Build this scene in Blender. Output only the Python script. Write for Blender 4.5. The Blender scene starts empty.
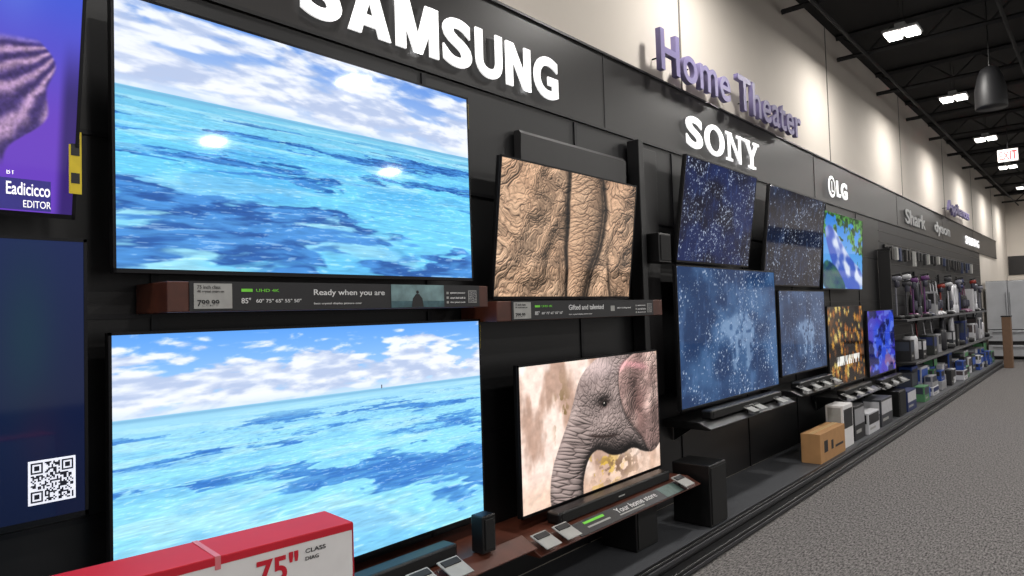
import bpy, math, numpy as np, random
from mathutils import Vector, Matrix
random.seed(7)
sc=bpy.context.scene
try:
    sc.view_settings.view_transform='Standard'; sc.view_settings.look='None'
except Exception: pass
# ------------------------------------------------------------ helpers
def lin(c):
    c=np.asarray(c,dtype=float)/255.0
    return np.where(c<=0.04045,c/12.92,((c+0.055)/1.055)**2.4)
def L(c):
    a=lin(c); return (float(a[0]),float(a[1]),float(a[2]),1.0)
MATS={}
def mat(name,col,rough=0.5,metal=0.0,noise=0.08,scale=20.0,emit=0.0,bump=0.0,spec=0.5):
    if name in MATS: return MATS[name]
    m=bpy.data.materials.new(name); m.use_nodes=True; nt=m.node_tree
    b=nt.nodes['Principled BSDF']; c=L(col)
    tc=nt.nodes.new('ShaderNodeTexCoord'); n=nt.nodes.new('ShaderNodeTexNoise')
    n.inputs['Scale'].default_value=scale; n.inputs['Detail'].default_value=4
    nt.links.new(tc.outputs['Object'],n.inputs['Vector'])
    r=nt.nodes.new('ShaderNodeValToRGB')
    r.color_ramp.elements[0].position=0.3; r.color_ramp.elements[1].position=0.7
    r.color_ramp.elements[0].color=tuple(max(0,x*(1-noise)) for x in c[:3])+(1,)
    r.color_ramp.elements[1].color=tuple(min(1,x*(1+noise)) for x in c[:3])+(1,)
    nt.links.new(n.outputs['Fac'],r.inputs['Fac']); nt.links.new(r.outputs['Color'],b.inputs['Base Color'])
    b.inputs['Roughness'].default_value=rough; b.inputs['Metallic'].default_value=metal
    b.inputs['Specular IOR Level'].default_value=spec
    if emit>0:
        nt.links.new(r.outputs['Color'],b.inputs['Emission Color']); b.inputs['Emission Strength'].default_value=emit
    if bump>0:
        bp=nt.nodes.new('ShaderNodeBump'); bp.inputs['Strength'].default_value=bump; bp.inputs['Distance'].default_value=0.01
        nt.links.new(n.outputs['Fac'],bp.inputs['Height']); nt.links.new(bp.outputs['Normal'],b.inputs['Normal'])
    MATS[name]=m; return m
def group(name,loc=(0,0,0)):
    e=bpy.data.objects.new(name,None); e.location=loc; e.empty_display_size=0.1
    sc.collection.objects.link(e); return e
def link(name,me,parent=None,m=None):
    o=bpy.data.objects.new(name,me); sc.collection.objects.link(o)
    if m is not None and len(me.materials)==0: me.materials.append(m)
    if parent is not None:
        o.parent=parent; o.matrix_parent_inverse=Matrix.Translation(-Vector(parent.location))
    return o
def box(name,x0,x1,y0,y1,z0,z1,m,parent=None,bevel=0.0,seg=2):
    me=bpy.data.meshes.new(name)
    cx,cy,cz=(x0+x1)/2,(y0+y1)/2,(z0+z1)/2
    hx,hy,hz=(x1-x0)/2,(y1-y0)/2,(z1-z0)/2
    vs=[(sx*hx,sy*hy,sz*hz) for sx in(-1,1) for sy in(-1,1) for sz in(-1,1)]
    fs=[(0,1,3,2),(4,6,7,5),(0,4,5,1),(2,3,7,6),(0,2,6,4),(1,5,7,3)]
    me.from_pydata(vs,[],fs)
    o=link(name,me,parent,m); o.location=(cx,cy,cz)
    if bevel>0:
        b=o.modifiers.new('bevel','BEVEL'); b.width=bevel; b.segments=seg
    return o
def mesh(name,vs,fs,m,parent=None,smooth=False):
    me=bpy.data.meshes.new(name); me.from_pydata([tuple(v) for v in vs],[],fs)
    if smooth:
        for p in me.polygons: p.use_smooth=True
    return link(name,me,parent,m)
def prism(name,pts,y0,y1,m,parent=None,bevel=0):
    n=len(pts); vs=[(x,y0,z) for x,z in pts]+[(x,y1,z) for x,z in pts]
    fs=[tuple(range(n)),tuple(reversed(range(n,2*n)))]+[(i,i+n,(i+1)%n+n,(i+1)%n) for i in range(n)]
    o=mesh(name,vs,fs,m,parent)
    if bevel>0:
        b=o.modifiers.new('bevel','BEVEL'); b.width=bevel; b.segments=2
    return o
def lathe(name,prof,c,m,parent=None,n=24,axis=(0,0,1),sx=1.0,sy=1.0):
    ax=Vector(axis).normalized(); q=Vector((0,0,1)).rotation_difference(ax)
    vs=[];fs=[]
    for r,z in prof:
        for i in range(n):
            a=2*math.pi*i/n; vs.append(Vector(c)+q@Vector((r*math.cos(a)*sx,r*math.sin(a)*sy,z)))
    k=len(prof)
    for j in range(k-1):
        for i in range(n):
            fs.append((j*n+i,j*n+(i+1)%n,(j+1)*n+(i+1)%n,(j+1)*n+i))
    fs.append(tuple(reversed(range(n)))); fs.append(tuple(range((k-1)*n,k*n)))
    return mesh(name,vs,fs,m,parent,smooth=(k>2))
def cyl(name,p0,p1,r0,r1,m,parent=None,n=16):
    p0=Vector(p0);p1=Vector(p1);d=p1-p0
    return lathe(name,[(r0,0),(r1,d.length)],p0,m,parent,n,d)
def text(name,s,X,y0,y1,z0,z1,m,parent=None,ext=0.004,bold=0.0,facing='X',space=1.0):
    cu=bpy.data.curves.new(name,'FONT'); cu.body=s; cu.extrude=0.5; cu.offset=bold; cu.size=1.0
    cu.resolution_u=6; cu.space_character=space
    o=bpy.data.objects.new('tmp',cu); sc.collection.objects.link(o)
    dg=bpy.context.evaluated_depsgraph_get(); dg.update()
    me=bpy.data.meshes.new_from_object(o.evaluated_get(dg)); bpy.data.objects.remove(o)
    n=len(me.vertices); a=np.zeros(n*3); me.vertices.foreach_get('co',a); a=a.reshape(-1,3)
    mn=a.min(0);mx=a.max(0)
    t=(a-mn)/(mx-mn)
    if facing=='X': b=np.stack([X+ext*t[:,2],y0+(y1-y0)*t[:,0],z0+(z1-z0)*t[:,1]],1)
    else: b=np.stack([y0+(y1-y0)*t[:,0],X-ext*t[:,2],z0+(z1-z0)*t[:,1]],1)
    me.vertices.foreach_set('co',b.ravel()); me.materials.clear(); me.materials.append(m); me.update()
    return link(name,me,parent)
# ------------------------------------------------------------ numpy painting of the pictures shown on the screens
def vn(x,y,seed):
    r=np.random.RandomState(seed).rand(256,256)
    xi=np.floor(x).astype(int);yi=np.floor(y).astype(int);fx=x-xi;fy=y-yi
    fx=fx*fx*(3-2*fx);fy=fy*fy*(3-2*fy)
    g=lambda a,b:r[a%256,b%256]
    return (g(xi,yi)*(1-fx)+g(xi+1,yi)*fx)*(1-fy)+(g(xi,yi+1)*(1-fx)+g(xi+1,yi+1)*fx)*fy
def fbm(x,y,seed=0,o=5):
    s=0;a=.5;t=0
    for i in range(o):
        s=s+a*vn(x*2**i+13*i,y*2**i+7*i,seed+i);t+=a;a*=.5
    return s/t
def worley(x,y,seed):
    rs=np.random.RandomState(seed); A=rs.rand(128,128);B=rs.rand(128,128)
    xi=np.floor(x).astype(int);yi=np.floor(y).astype(int)
    f1=np.full(x.shape,9.);f2=np.full(x.shape,9.)
    for a in(-1,0,1):
        for b in(-1,0,1):
            cx=xi+a;cy=yi+b
            d=np.sqrt((cx+A[cx%128,cy%128]-x)**2+(cy+B[cx%128,cy%128]-y)**2)
            f2=np.minimum(f2,np.maximum(f1,d)); f1=np.minimum(f1,d)
    return f1,f2
def ss(a,b,x):
    t=np.clip((x-a)/(b-a),0,1);return t*t*(3-2*t)
def mix(a,b,t): return a*(1-t[...,None])+b*t[...,None]
def C3(*c): return np.array(c,dtype=float)
def poly(u,v,P):
    ins=np.zeros(u.shape,bool);n=len(P)
    for i in range(n):
        x0,y0=P[i];x1,y1=P[(i+1)%n]
        if y0==y1: continue
        c=((v<y0)!=(v<y1))&(u<(x1-x0)*(v-y0)/(y1-y0)+x0); ins^=c
    return ins.astype(float)
def smoothpoly(P,k=3):
    for _ in range(k):
        Q=[];n=len(P)
        for i in range(n):
            a=P[i];b=P[(i+1)%n]; Q+=[(a[0]*.75+b[0]*.25,a[1]*.75+b[1]*.25),(a[0]*.25+b[0]*.75,a[1]*.25+b[1]*.75)]
        P=Q
    return P
def gb(m,s):
    p=int(3*s)+1; q=np.pad(m,p,mode='edge'); H,W=q.shape
    fy=np.fft.fftfreq(H)[:,None];fx=np.fft.fftfreq(W)[None,:]
    g=np.exp(-2*(math.pi*s)**2*(fx**2+fy**2))
    return np.real(np.fft.ifft2(np.fft.fft2(q)*g))[p:-p,p:-p]
def relief(h,lx=-.5,ly=-.6,lz=.62):
    gy,gx=np.gradient(h); n=np.sqrt(gx**2+gy**2+1)
    l=math.sqrt(lx*lx+ly*ly+lz*lz)
    return np.clip((-gx*lx-gy*ly+lz)/n/l,0,1)
def UV(W,H): 
    v,u=np.mgrid[0:H,0:W]; return u/(W-1.0),v/(H-1.0)
def full(u,c): return np.broadcast_to(C3(*c),u.shape+(3,)).copy()
def ocean(W,H,var):
    u,v=UV(W,H); h=.33 if var==0 else .285
    t=np.clip(v/h,0,1)
    if var==0: top,bot=C3(104,150,226),C3(192,212,242)
    else: top,bot=C3(92,160,242),C3(182,218,250)
    sky=mix(full(u,top),full(u,bot),t)
    wx=fbm(u*6,v*10,201,3)*.6
    if var==0:
        n=fbm(u*4.5+3+wx,v*13+2,51,7); n2=fbm(u*15+wx*2,v*30,31,6)
        cm=ss(.37,.56,n*.68+n2*.32+.07*np.cos((t-.7)*3))
    else:
        n=fbm(u*6+3+wx,v*16+2,11+var*40,7); n2=fbm(u*18+wx*2,v*38,31+var*9,6)
        cm=ss(.43,.55,n*.55+n2*.45+.13*np.cos((t-.74)*4.2)-.03*ss(.5,0,t))
    shade=ss(.34,.62,n2*.6+.4*fbm(u*16-.3,v*40+.8,66,4))
    cl=mix(full(u,(184,198,228)),full(u,(246,248,255)),shade)
    sky=mix(sky,cl,cm*.94)
    sky=mix(sky,full(u,(210,228,248)),ss(.86,1,t)*.6)
    s=np.clip((v-h)/(1-h),0,1)
    pz=1/(s+.16)
    x=(u-.5)*pz
    wa=fbm(x*4,pz*6,401,4)-.5; wb=fbm(x*4+9,pz*6+5,402,4)-.5
    wide=fbm(x*1.7+10+var*7+wa*.8,pz*3.2+3+wb*1.4,91+var*3,6)
    rip=fbm(x*9+wa*2,pz*22+wb*2,71+var,5); fine=fbm(x*26+wa*3,pz*90+wb*3,81,4)
    fade=ss(.0,.16,s)
    a,b=(C3(124,200,232),C3(112,208,248)) if var==0 else (C3(160,218,245),C3(146,224,252))
    sea=mix(full(u,a),full(u,b),ss(.0,.35,s))
    lt=ss(.48,.66,fbm(x*2+3+wa*.6,pz*4.5+wb,61,5)); sea=mix(sea,full(u,(184,234,248)),lt*.6)
    mid=ss(.45,.64,fbm(x*2.4+4+wa,pz*5+wb*1.5,55+var,5))*ss(.02,.25,s)
    sea=mix(sea,full(u,(76,160,228) if var==0 else (102,180,240)),mid*.45)
    bias=.13*np.exp(-((u-.47)/.22)**2-((s-.74)/.28)**2)+.09*np.exp(-((u-.84)/.2)**2-((s-.16)/.07)**2)+.07*np.exp(-((u-.12)/.12)**2-((s-.7)/.2)**2)-.07
    dk=ss(.495,.55,wide*.80+rip*.20+bias)*ss(.03,.12,s)
    dcol=mix(full(u,(34,84,162) if var==0 else (42,104,196)),full(u,(68,136,210)),ss(.38,.62,rip))
    sea=mix(sea,dcol,dk*(.92 if var==0 else .80))
    sea=sea*(1+(.26*(fine-.5)+.12*(rip-.5))*fade)[...,None]
    spark=ss(.64,.73,fine)*ss(.08,.4,s); sea=mix(sea,full(u,(225,246,255)),spark*.35)
    line=np.exp(-((v-h-.008)/.008)**2)
    sea=mix(sea,full(u,(110,166,208)),line*.6)
    out=np.where((v<h)[...,None],sky,sea)
    if var==1: out=mix(out,full(u,(80,60,60)),((abs(u-.635)<.0016)&(v>h-.014)&(v<h+.004)).astype(float))
    return np.clip(out*1.02,0,255)
def ele_skin(W,H):
    u,v=UV(W,H); x=u*W/H
    wx=(fbm(x*3,v*3,5,4)-.5)*.6; wy=(fbm(x*3+9,v*3+4,15,4)-.5)*.6
    f1,f2=worley((x*.9+v*.45+wx)*8.5,(v*.75-x*.25+wy)*12.0,3); c1=np.exp(-(f2-f1)/.10)
    g1,g2=worley((x+v*.3+wx)*22,(v-x*.3+wy)*22,7); c2=np.exp(-(g2-g1)/.15)
    h1,h2=worley((x+wx)*46,(v+wy)*42,9); c3=np.exp(-(h2-h1)/.2)
    vary=ss(.35,.6,fbm(x*2.5,v*2.5,88,3))
    big=36*np.exp(-((u-.20)/.22)**2-((v-.35)/.6)**2)+34*np.exp(-((u-.90)/.15)**2-((v-.4)/.6)**2)
    fold=np.sin((u*3.2+v*1.1+wx*1.4)*9); big=big+3.2*fold+1.6*np.sin((v*4-u*2+wy*3)*7)
    hgt=big-(1.0+2.0*vary)*c1-(.8+1.0*(1-vary))*c2-.5*c3
    cx=.575+.022*np.sin(v*4.5); wd=np.interp(v,[0,.25,.6,.8,1],[.115,.135,.12,.085,.07])
    d=(u-cx)/wd; inside=ss(1.03,.95,np.abs(d))
    t1,t2=worley(d*1.4+wx*2,(v-.06*d**2+wy*.30)*24,21); tc=np.exp(-(t2-t1)/.16)
    t3,t4=worley(d*4+wx*3,(v-.06*d**2+wy*.4)*46,22); tc2=np.exp(-(t4-t3)/.2)
    th=52*np.sqrt(np.clip(1-d**2,0,1))*.55-1.8*tc-.9*tc2
    S=relief(hgt)*(1-inside)+relief(th)*inside
    cr=np.clip((c1*.5*(.5+.5*vary)+c2*.35+c3*.15)*(1-inside)+(tc*.5+tc2*.25)*inside,0,1)
    base=mix(full(u,(226,192,160)),full(u,(182,144,114)),fbm(x*3,v*3,35,4))
    base=mix(base,full(u,(96,70,56)),cr*.75)
    out=base*(.26+.93*S[...,None])
    out=out*(1-.75*np.exp(-((np.abs(d)-1.12)/.15)**2)*(1-inside))[...,None]
    cc=.77+.12*(v-.3)**2; out=out*(1-.55*np.exp(-((u-cc)/.012)**2)*ss(.45,.8,v))[...,None]
    return np.clip(out*1.10,0,255)
def ele_face(W,H):
    u,v=UV(W,H); x=u*W/H
    bg=mix(full(u,(228,206,194)),full(u,(172,142,126)),ss(.42,.62,fbm(u*10,v*2.0,3,5)))
    bg=mix(bg,full(u,(246,236,230)),ss(.5,.66,fbm(u*6+2,v*3,17,4))*.7)
    bg=mix(bg,full(u,(206,174,152)),ss(.72,.95,v)*.7)
    bg=bg*(.9+.2*fbm(u*40,v*30,99,3)[...,None])
    bg=mix(bg,full(u,(112,92,56)),ss(.48,.58,fbm(u*22,v*12,23,4))*np.exp(-((u-.255)/.045)**2-((v-.42)/.24)**2))
    bg=mix(bg,full(u,(196,160,60)),ss(.50,.60,fbm(u*24,v*20,29,4))*np.exp(-((u-.50)/.15)**2-((v-.86)/.14)**2))
    bg=mix(bg,full(u,(96,72,56)),ss(.50,.60,fbm(u*22,v*20,39,4))*np.exp(-((u-.64)/.17)**2-((v-.88)/.12)**2)*.8)
    head=[(.42,.07),(.50,.0),(.62,-.05),(1.05,-.06),(1.05,.72),(.96,.86),(.86,.84),(.76,.76),(.68,.80),(.58,.78),(.50,.70),(.44,.72),(.40,.80),(.375,.92),(.38,1.08),(.17,1.08),(.16,.9),(.18,.74),(.235,.58),(.29,.44),(.335,.28),(.37,.15)]
    head=smoothpoly(head,2); m=poly(u,v,head); ms=gb(m,.8)
    ear=smoothpoly([(.66,.14),(.72,.05),(.82,-.02),(1.06,-.04),(1.06,.66),(.98,.88),(.90,.86),(.85,.72),(.78,.62),(.71,.50),(.67,.34)],2)
    em=poly(u,v,ear); es=gb(em,.8)
    wx=(fbm(x*4,v*4,5,4)-.5)*.3; wy=(fbm(x*4+9,v*4+4,15,4)-.5)*.3
    f1,f2=worley((x+wx)*18,(v+wy)*18,3); c1=np.exp(-(f2-f1)/.14)
    g1,g2=worley((x+wx)*40,(v+wy)*40,7); c2=np.exp(-(g2-g1)/.18)
    tr=ss(.50,.40,u)*ss(.34,.48,v)
    ax=(v*.95-u*.45)
    t1,t2=worley((u+v*.4)*7,(ax+wx*.1)*34,12); ct=np.exp(-(t2-t1)/.16)
    hh=46*(gb(m,5)*.35+gb(m,15)*.65)
    hh=hh+10*np.exp(-((u-.52)/.07)**2-((v-.27)/.07)**2)-8*np.exp(-((u-.555)/.035)**2-((v-.37)/.04)**2)+9*np.exp(-((u-.58)/.10)**2-((v-.56)/.09)**2)-7*np.exp(-((u-.61)/.05)**2-((v-.2)/.10)**2)
    hh=hh-(1.6*c1+.8*c2)*(1-tr)-2.4*ct*tr
    S=relief(hh,-.25,-.72,.6)
    sk=mix(full(u,(176,158,152)),full(u,(134,118,114)),fbm(u*5,v*5,41,4))
    sk=mix(sk,full(u,(72,60,58)),np.clip((c1*.5+c2*.25)*(1-tr)+ct*.65*tr,0,1)*.8)
    sk=sk*(.22+1.0*S[...,None])
    sk=mix(sk,full(u,(240,214,212)),np.exp(-((u-.54)/.12)**2-((v-.08)/.09)**2)*.55)
    rp=np.sin((u*1.0-.45*v)*46+5*fbm(u*5,v*5,66,3))
    eh=26*(gb(em,3)*.4+gb(em,14)*.6)+2.6*rp-1.4*c1-.7*c2-14*np.exp(-((u-.80)/.05)**2-((v-.42)/.2)**2)+9*np.exp(-((u-.93)/.04)**2-((v-.4)/.35)**2)
    E=relief(eh,-.5,-.55,.6)
    ec=mix(full(u,(206,176,166)),full(u,(140,114,108)),ss(.35,.65,fbm(u*6+v*3,v*3,77,4)))
    ec=mix(ec,full(u,(92,66,62)),np.clip(np.exp(-((u-.80-.06*v)/.05)**2-((v-.45)/.22)**2),0,1)*.75)
    ec=ec*(.18+1.05*E[...,None])
    sk=sk*(1-1.1*np.clip(gb(em,4)-em,0,1))[...,None]
    sk=mix(sk,ec,es)
    rim=np.exp(-((v-(.075+.45*np.clip(u-.72,0,1)**1.3+.9*np.clip(.72-u,0,1)))/.030)**2)*ss(.655,.70,u)*ss(.96,.84,u)
    sk=mix(sk,full(u,(226,160,164))*(.55+.5*E[...,None]),rim*.75)
    e=((u-.55)/.018)**2+((v-.365)/.022)**2
    sk=mix(sk,full(u,(40,28,26)),np.exp(-((u-.55)/.034)**2-((v-.365)/.038)**2)*.8)
    sk=mix(sk,full(u,(10,8,8)),(e<1).astype(float)); sk=mix(sk,full(u,(200,190,180)),((((u-.546)/.004)**2+((v-.358)/.006)**2)<1).astype(float))
    yl=.61+.22*(u-.5)-1.1*(u-.55)**2
    sk=mix(sk,full(u,(36,26,24)),np.exp(-((v-yl)/.012)**2)*ss(.41,.46,u)*ss(.67,.60,u)*.85)
    sk=sk*(1-.5*ss(.62,.80,v)*ss(.43,.5,u)*ss(.86,.76,u))[...,None]
    return np.clip(mix(bg,sk,ms)*1.15,0,255)
def stars(W,H,base,hi,n,seed,figure=False):
    u,v=UV(W,H); a=mix(full(u,base),full(u,hi),ss(.3,.7,fbm(u*5,v*4,seed,5)))
    rs=np.random.RandomState(seed); dens=fbm(u*6,v*4,seed+3,4)
    lay=np.zeros((H,W)); xs=rs.randint(1,W-2,n); ys=rs.randint(1,H-2,n); bb=rs.rand(n)**1.8; kk=rs.rand(n)
    for x,y,b,k in zip(xs,ys,bb,kk):
        if dens[y,x]<.50 and k<.78: continue
        lay[y,x]+=b
        if b>.5: lay[y,x+1]+=b*.6; lay[y+1,x]+=b*.5
        if b>.9: lay[y-1:y+2,x-1:x+2]+=.5
    streak=ss(.58,.8,fbm(u*40,v*9+u*6,seed+8,3)); a=mix(a,full(u,(120,150,200)),streak*.25)
    a=mix(a,full(u,(215,228,250)),np.clip(lay,0,1)*.9)
    if figure:
        P=[(.46,.40),(.56,.33),(.66,.36),(.74,.46),(.72,.62),(.66,.82),(.62,.84),(.62,.64),(.55,.62),(.52,.84),(.48,.83),(.48,.60),(.42,.50),(.36,.56),(.34,.50),(.41,.38)]
        body=gb(poly(u,v,smoothpoly(P,2)),3)
        a=mix(a,full(u,(160,188,224)),np.clip(body*.9*ss(.30,.55,fbm(u*34,v*26,6,4)),0,1)*.65)
    return a
def ul_scene(W,H):
    u,v=UV(W,H)
    a=mix(full(u,(62,98,226)),full(u,(112,70,200)),ss(.15,.8,v+.12*fbm(u*3,v*3,2,3)))
    a=mix(a,full(u,(120,150,240)),np.exp(-((u-.89)/.04)**2-((v-.12)/.2)**2)*.6)
    # gathered lilac sleeve entering from the left
    edge=.955-.05*np.abs(v-.55)/.2*ss(.0,.25,np.abs(v-.55))
    cloth=ss(.004,-.004,u-edge-.008*np.sin(v*30))*ss(.40,.44,v+.15*(u-.9))*ss(.86,.80,v)
    an=np.arctan2(v-.40,(u-.99)*1.7)
    f=.5+.5*np.sin(an*26+7*fbm(u*14,v*10,9,4))
    cc=mix(full(u,(72,56,118)),full(u,(196,160,204)),f**1.3)*(.7+.5*fbm(u*160,v*90,19,3)[...,None])
    a=mix(a,cc,cloth); return mix(a,full(u,(24,20,60)),ss(.965,.985,u)*ss(.35,.6,v)*.6)
def ll_scene(W,H):
    u,v=UV(W,H)
    a=mix(full(u,(14,34,84)),full(u,(8,20,52)),v)
    a=mix(a,full(u,(8,58,70)),np.exp(-((u-.90)/.05)**2-((v-.35)/.3)**2)*.6)
    a=mix(a,full(u,(50,24,56)),np.exp(-((u-.92)/.04)**2-((v-.7)/.15)**2)*.4)
    return a
def tower(W,H):
    u,v=UV(W,H); a=mix(full(u,(40,126,220)),full(u,(130,190,240)),v)
    gr=ss(.46,.54,fbm(u*11,v*9,4,5)+.7*(.26-v)+.25*(u-.5)); a=mix(a,mix(full(u,(14,50,30)),full(u,(90,160,70)),ss(.3,.7,fbm(u*26,v*24,5,3))),gr)
    b=poly(u,v,smoothpoly([(.0,.20),(.22,.16),(.62,.55),(1.02,.74),(1.02,1.02),(.50,1.02),(.18,.66)],2))
    sh=mix(full(u,(214,224,244)),full(u,(66,96,190)),ss(.30,.62,fbm(u*5-v*4,v*3+u*3,12,3)+.3*(v-u)))
    a=mix(a,sh,gb(b,.8))
    c=poly(u,v,smoothpoly([(-.02,.62),(.25,.66),(.52,.92),(.55,1.05),(-.02,1.05)],2))
    a=mix(a,mix(full(u,(14,40,100)),full(u,(70,130,90)),fbm(u*12,v*12,31,4)),gb(c,.8)); return a
def flowers(W,H):
    u,v=UV(W,H); a=full(u,(24,16,10)); rs=np.random.RandomState(5)
    for k in range(150):
        x,y,r=rs.rand(),rs.rand(),.015+.035*rs.rand()
        d=np.sqrt((u-x)**2+((v-y)*.6)**2)
        col=[(236,170,60),(190,110,30),(250,220,120),(110,66,26)][rs.randint(4)]
        pet=.75+.25*np.sin(8*np.arctan2((v-y)*.6,u-x)); a=mix(a,full(u,col)*(1-.4*(d/r).clip(0,1))[...,None],(d<r*pet).astype(float)*.9)
    a=mix(a,full(u,(240,240,235)),((abs(v-.70)<.06)&(u>.2)&(u<.85)).astype(float)*ss(.35,.5,vn(u*60,v*12,3)))
    return a
def blueart(W,H):
    u,v=UV(W,H); a=mix(full(u,(50,80,215)),full(u,(70,60,190)),ss(.35,.65,fbm(u*3,v*3,8,3)))
    a=mix(a,full(u,(170,110,130)),ss(.55,.62,fbm(u*6,v*6,18,3))*ss(.5,.8,v)*.7)
    a=mix(a,full(u,(120,150,240)),ss(.55,.65,fbm(u*9+5,v*9,48,3))*.6)
    a=mix(a,full(u,(14,18,70)),ss(.50,.6,fbm(u*4+5,v*5,28,4))*.85); return a
def screen_mat(strength):
    k='lit_screen_%.2f'%strength
    if k in MATS: return MATS[k]
    m=bpy.data.materials.new(k); m.use_nodes=True; nt=m.node_tree; b=nt.nodes['Principled BSDF']
    at=nt.nodes.new('ShaderNodeAttribute'); at.attribute_name='Col'
    b.inputs['Base Color'].default_value=(.004,.004,.005,1); b.inputs['Roughness'].default_value=.055
    b.inputs['Specular IOR Level'].default_value=.34
    nt.links.new(at.outputs['Color'],b.inputs['Emission Color']); b.inputs['Emission Strength'].default_value=strength
    MATS[k]=m; return m
def grid_screen(name,img,org,du,dv,m,parent):
    H,W,_=img.shape
    u,v=UV(W,H)
    P=np.array(org)[None,None,:]+u[...,None]*np.array(du)+(1-v)[...,None]*np.array(dv)
    me=bpy.data.meshes.new(name)
    idx=np.arange(W*H).reshape(H,W)
    q=np.stack([idx[1:,:-1],idx[1:,1:],idx[:-1,1:],idx[:-1,:-1]],-1).reshape(-1,4)
    me.vertices.add(W*H); me.vertices.foreach_set('co',P.reshape(-1).astype(np.float32))
    me.loops.add(q.size); me.loops.foreach_set('vertex_index',q.ravel().astype(np.int32))
    me.polygons.add(len(q)); me.polygons.foreach_set('loop_start',(np.arange(len(q))*4).astype(np.int32))
    me.update(calc_edges=True)
    ca=me.color_attributes.new('Col','FLOAT_COLOR','POINT')
    c=np.ones((W*H,4),np.float32); c[:,:3]=lin(np.clip(img,0,255)).reshape(-1,3); ca.data.foreach_set('color',c.ravel())
    me.validate(); return link(name,me,parent,m)
# ------------------------------------------------------------ materials
M_black=mat('black_plastic',(14,14,15),.35)
M_bez=mat('bezel_metal',(26,26,29),.3,.6)
M_panel=mat('black_display_panel',(15,15,17),.42,noise=.15,scale=6)
M_band=mat('sign_band_black',(33,31,31),.38,noise=.08,scale=3)
M_white=mat('painted_wall',(208,200,190),.85,noise=.03,scale=1.5,bump=.05)
M_groove=mat('wall_groove',(120,116,110),.9)
M_wood=mat('walnut',(78,40,28),.4,noise=.3,scale=9)
M_label=mat('label_dark',(30,30,33),.5)
M_card=mat('card_grey',(160,160,157),.6)
M_paper=mat('card_white',(215,215,213),.6)
M_yel=mat('energy_tag_yellow',(215,190,40),.6)
M_letter=mat('letter_white',(250,250,250),.5,emit=.75,noise=.0)
M_ink=mat('label_ink',(205,205,205),.6,emit=.1)
M_dark=mat('dark_ink',(30,30,32),.6)
M_green=mat('badge_green',(110,200,60),.6,emit=.1)
M_purple=mat('letter_purple',(124,116,158),.5,noise=.02)
M_red=mat('carton_red',(196,24,46),.45,noise=.06,scale=5)
M_cwhite=mat('carton_white',(226,224,224),.55,noise=.03)
M_kraft=mat('kraft_cardboard',(176,132,86),.8,noise=.08,scale=12)
M_plat=mat('platform_top_grey',(70,72,76),.55,noise=.12,scale=60)
M_platb=mat('platform_edge_black',(16,16,18),.4)
M_rub=mat('rubber_bumper',(48,48,52),.5)
M_ceil=mat('ceiling_black',(10,10,11),.9)
M_truss=mat('truss_grey',(26,26,28),.8)
M_lamp=mat('lamp_diffuser',(255,252,245),.5,emit=9,noise=0)
M_lh=mat('lamp_housing',(150,150,150),.5)
M_steel=mat('stainless',(160,162,166),.3,.85,scale=3)
M_speak=mat('speaker_cloth',(10,10,11),.85,noise=.3,scale=200)
M_char=mat('panel_charcoal',(30,29,30),.4)
def carpet():
    m=bpy.data.materials.new('grey_carpet'); m.use_nodes=True; nt=m.node_tree; b=nt.nodes['Principled BSDF']
    tc=nt.nodes.new('ShaderNodeTexCoord'); mp=nt.nodes.new('ShaderNodeMapping'); mp.inputs['Scale'].default_value=(95,30,1)
    n=nt.nodes.new('ShaderNodeTexNoise'); n.inputs['Scale'].default_value=1.0; n.inputs['Detail'].default_value=6; n.inputs['Roughness'].default_value=.75
    r=nt.nodes.new('ShaderNodeValToRGB'); e=r.color_ramp.elements
    e[0].position=.37; e[0].color=L((52,50,51)); e[1].position=.65; e[1].color=L((158,154,152))
    nt.links.new(tc.outputs['Object'],mp.inputs['Vector']); nt.links.new(mp.outputs['Vector'],n.inputs['Vector'])
    nt.links.new(n.outputs['Fac'],r.inputs['Fac']); nt.links.new(r.outputs['Color'],b.inputs['Base Color'])
    b.inputs['Roughness'].default_value=.95; b.inputs['Specular IOR Level'].default_value=.1
    bp=nt.nodes.new('ShaderNodeBump'); bp.inputs['Strength'].default_value=.4; bp.inputs['Distance'].default_value=.01
    nt.links.new(n.outputs['Fac'],bp.inputs['Height']); nt.links.new(bp.outputs['Normal'],b.inputs['Normal'])
    return m
# ------------------------------------------------------------ room shell
YA,YB,XR=-5.0,27.0,13.0
box('floor',-.2,XR,YA,YB,-.1,0,carpet())
box('ceiling',-.2,XR,YA,YB,4.80,4.9,M_ceil)
box('wall_left',-.2,-.02,YA,YB,0,4.80,M_white)
box('wall_far',-.02,XR,YB,YB+.1,0,4.80,M_white)
for i,y in enumerate((1.1,4.85,8.6,12.35,16.1,19.85,23.6)):
    box('trim_%d'%(i+1),-.020,-.014,y-.010,y+.010,3.17,4.8,M_groove)
g=group('display_wall',(0,5,0))
box('backing',-.019,0,YA,10.6,.12,2.645,M_panel,g)
yy=-1.5
M_rail=mat('rail_dark',(26,26,29),.35,.4)
while yy<10.5:
    box('panel_joint',.0,.008,yy-.012,yy+.012,.12,2.64,M_rail,g); yy+=1.22
for z in (.9,1.52,2.1):
    box('slot_rail',.0,.006,YA,10.6,z-.008,z+.008,M_rail,g)
box('appliance_backing',-.019,0,10.6,20.5,.12,2.645,mat('grey_slatwall',(22,22,25),.5),g)
for z in np.arange(.7,2.6,.15): box('slat_groove',.0,.004,10.6,20.5,z,z+.012,M_rail,g)
g=group('sign_band',(0,10,2.9))
box('fascia',-.018,.0,YA,24.0,2.65,3.16,M_band,g)
box('lower_lip',-.0,.012,YA,24.0,2.65,2.665,M_platb,g)
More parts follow.
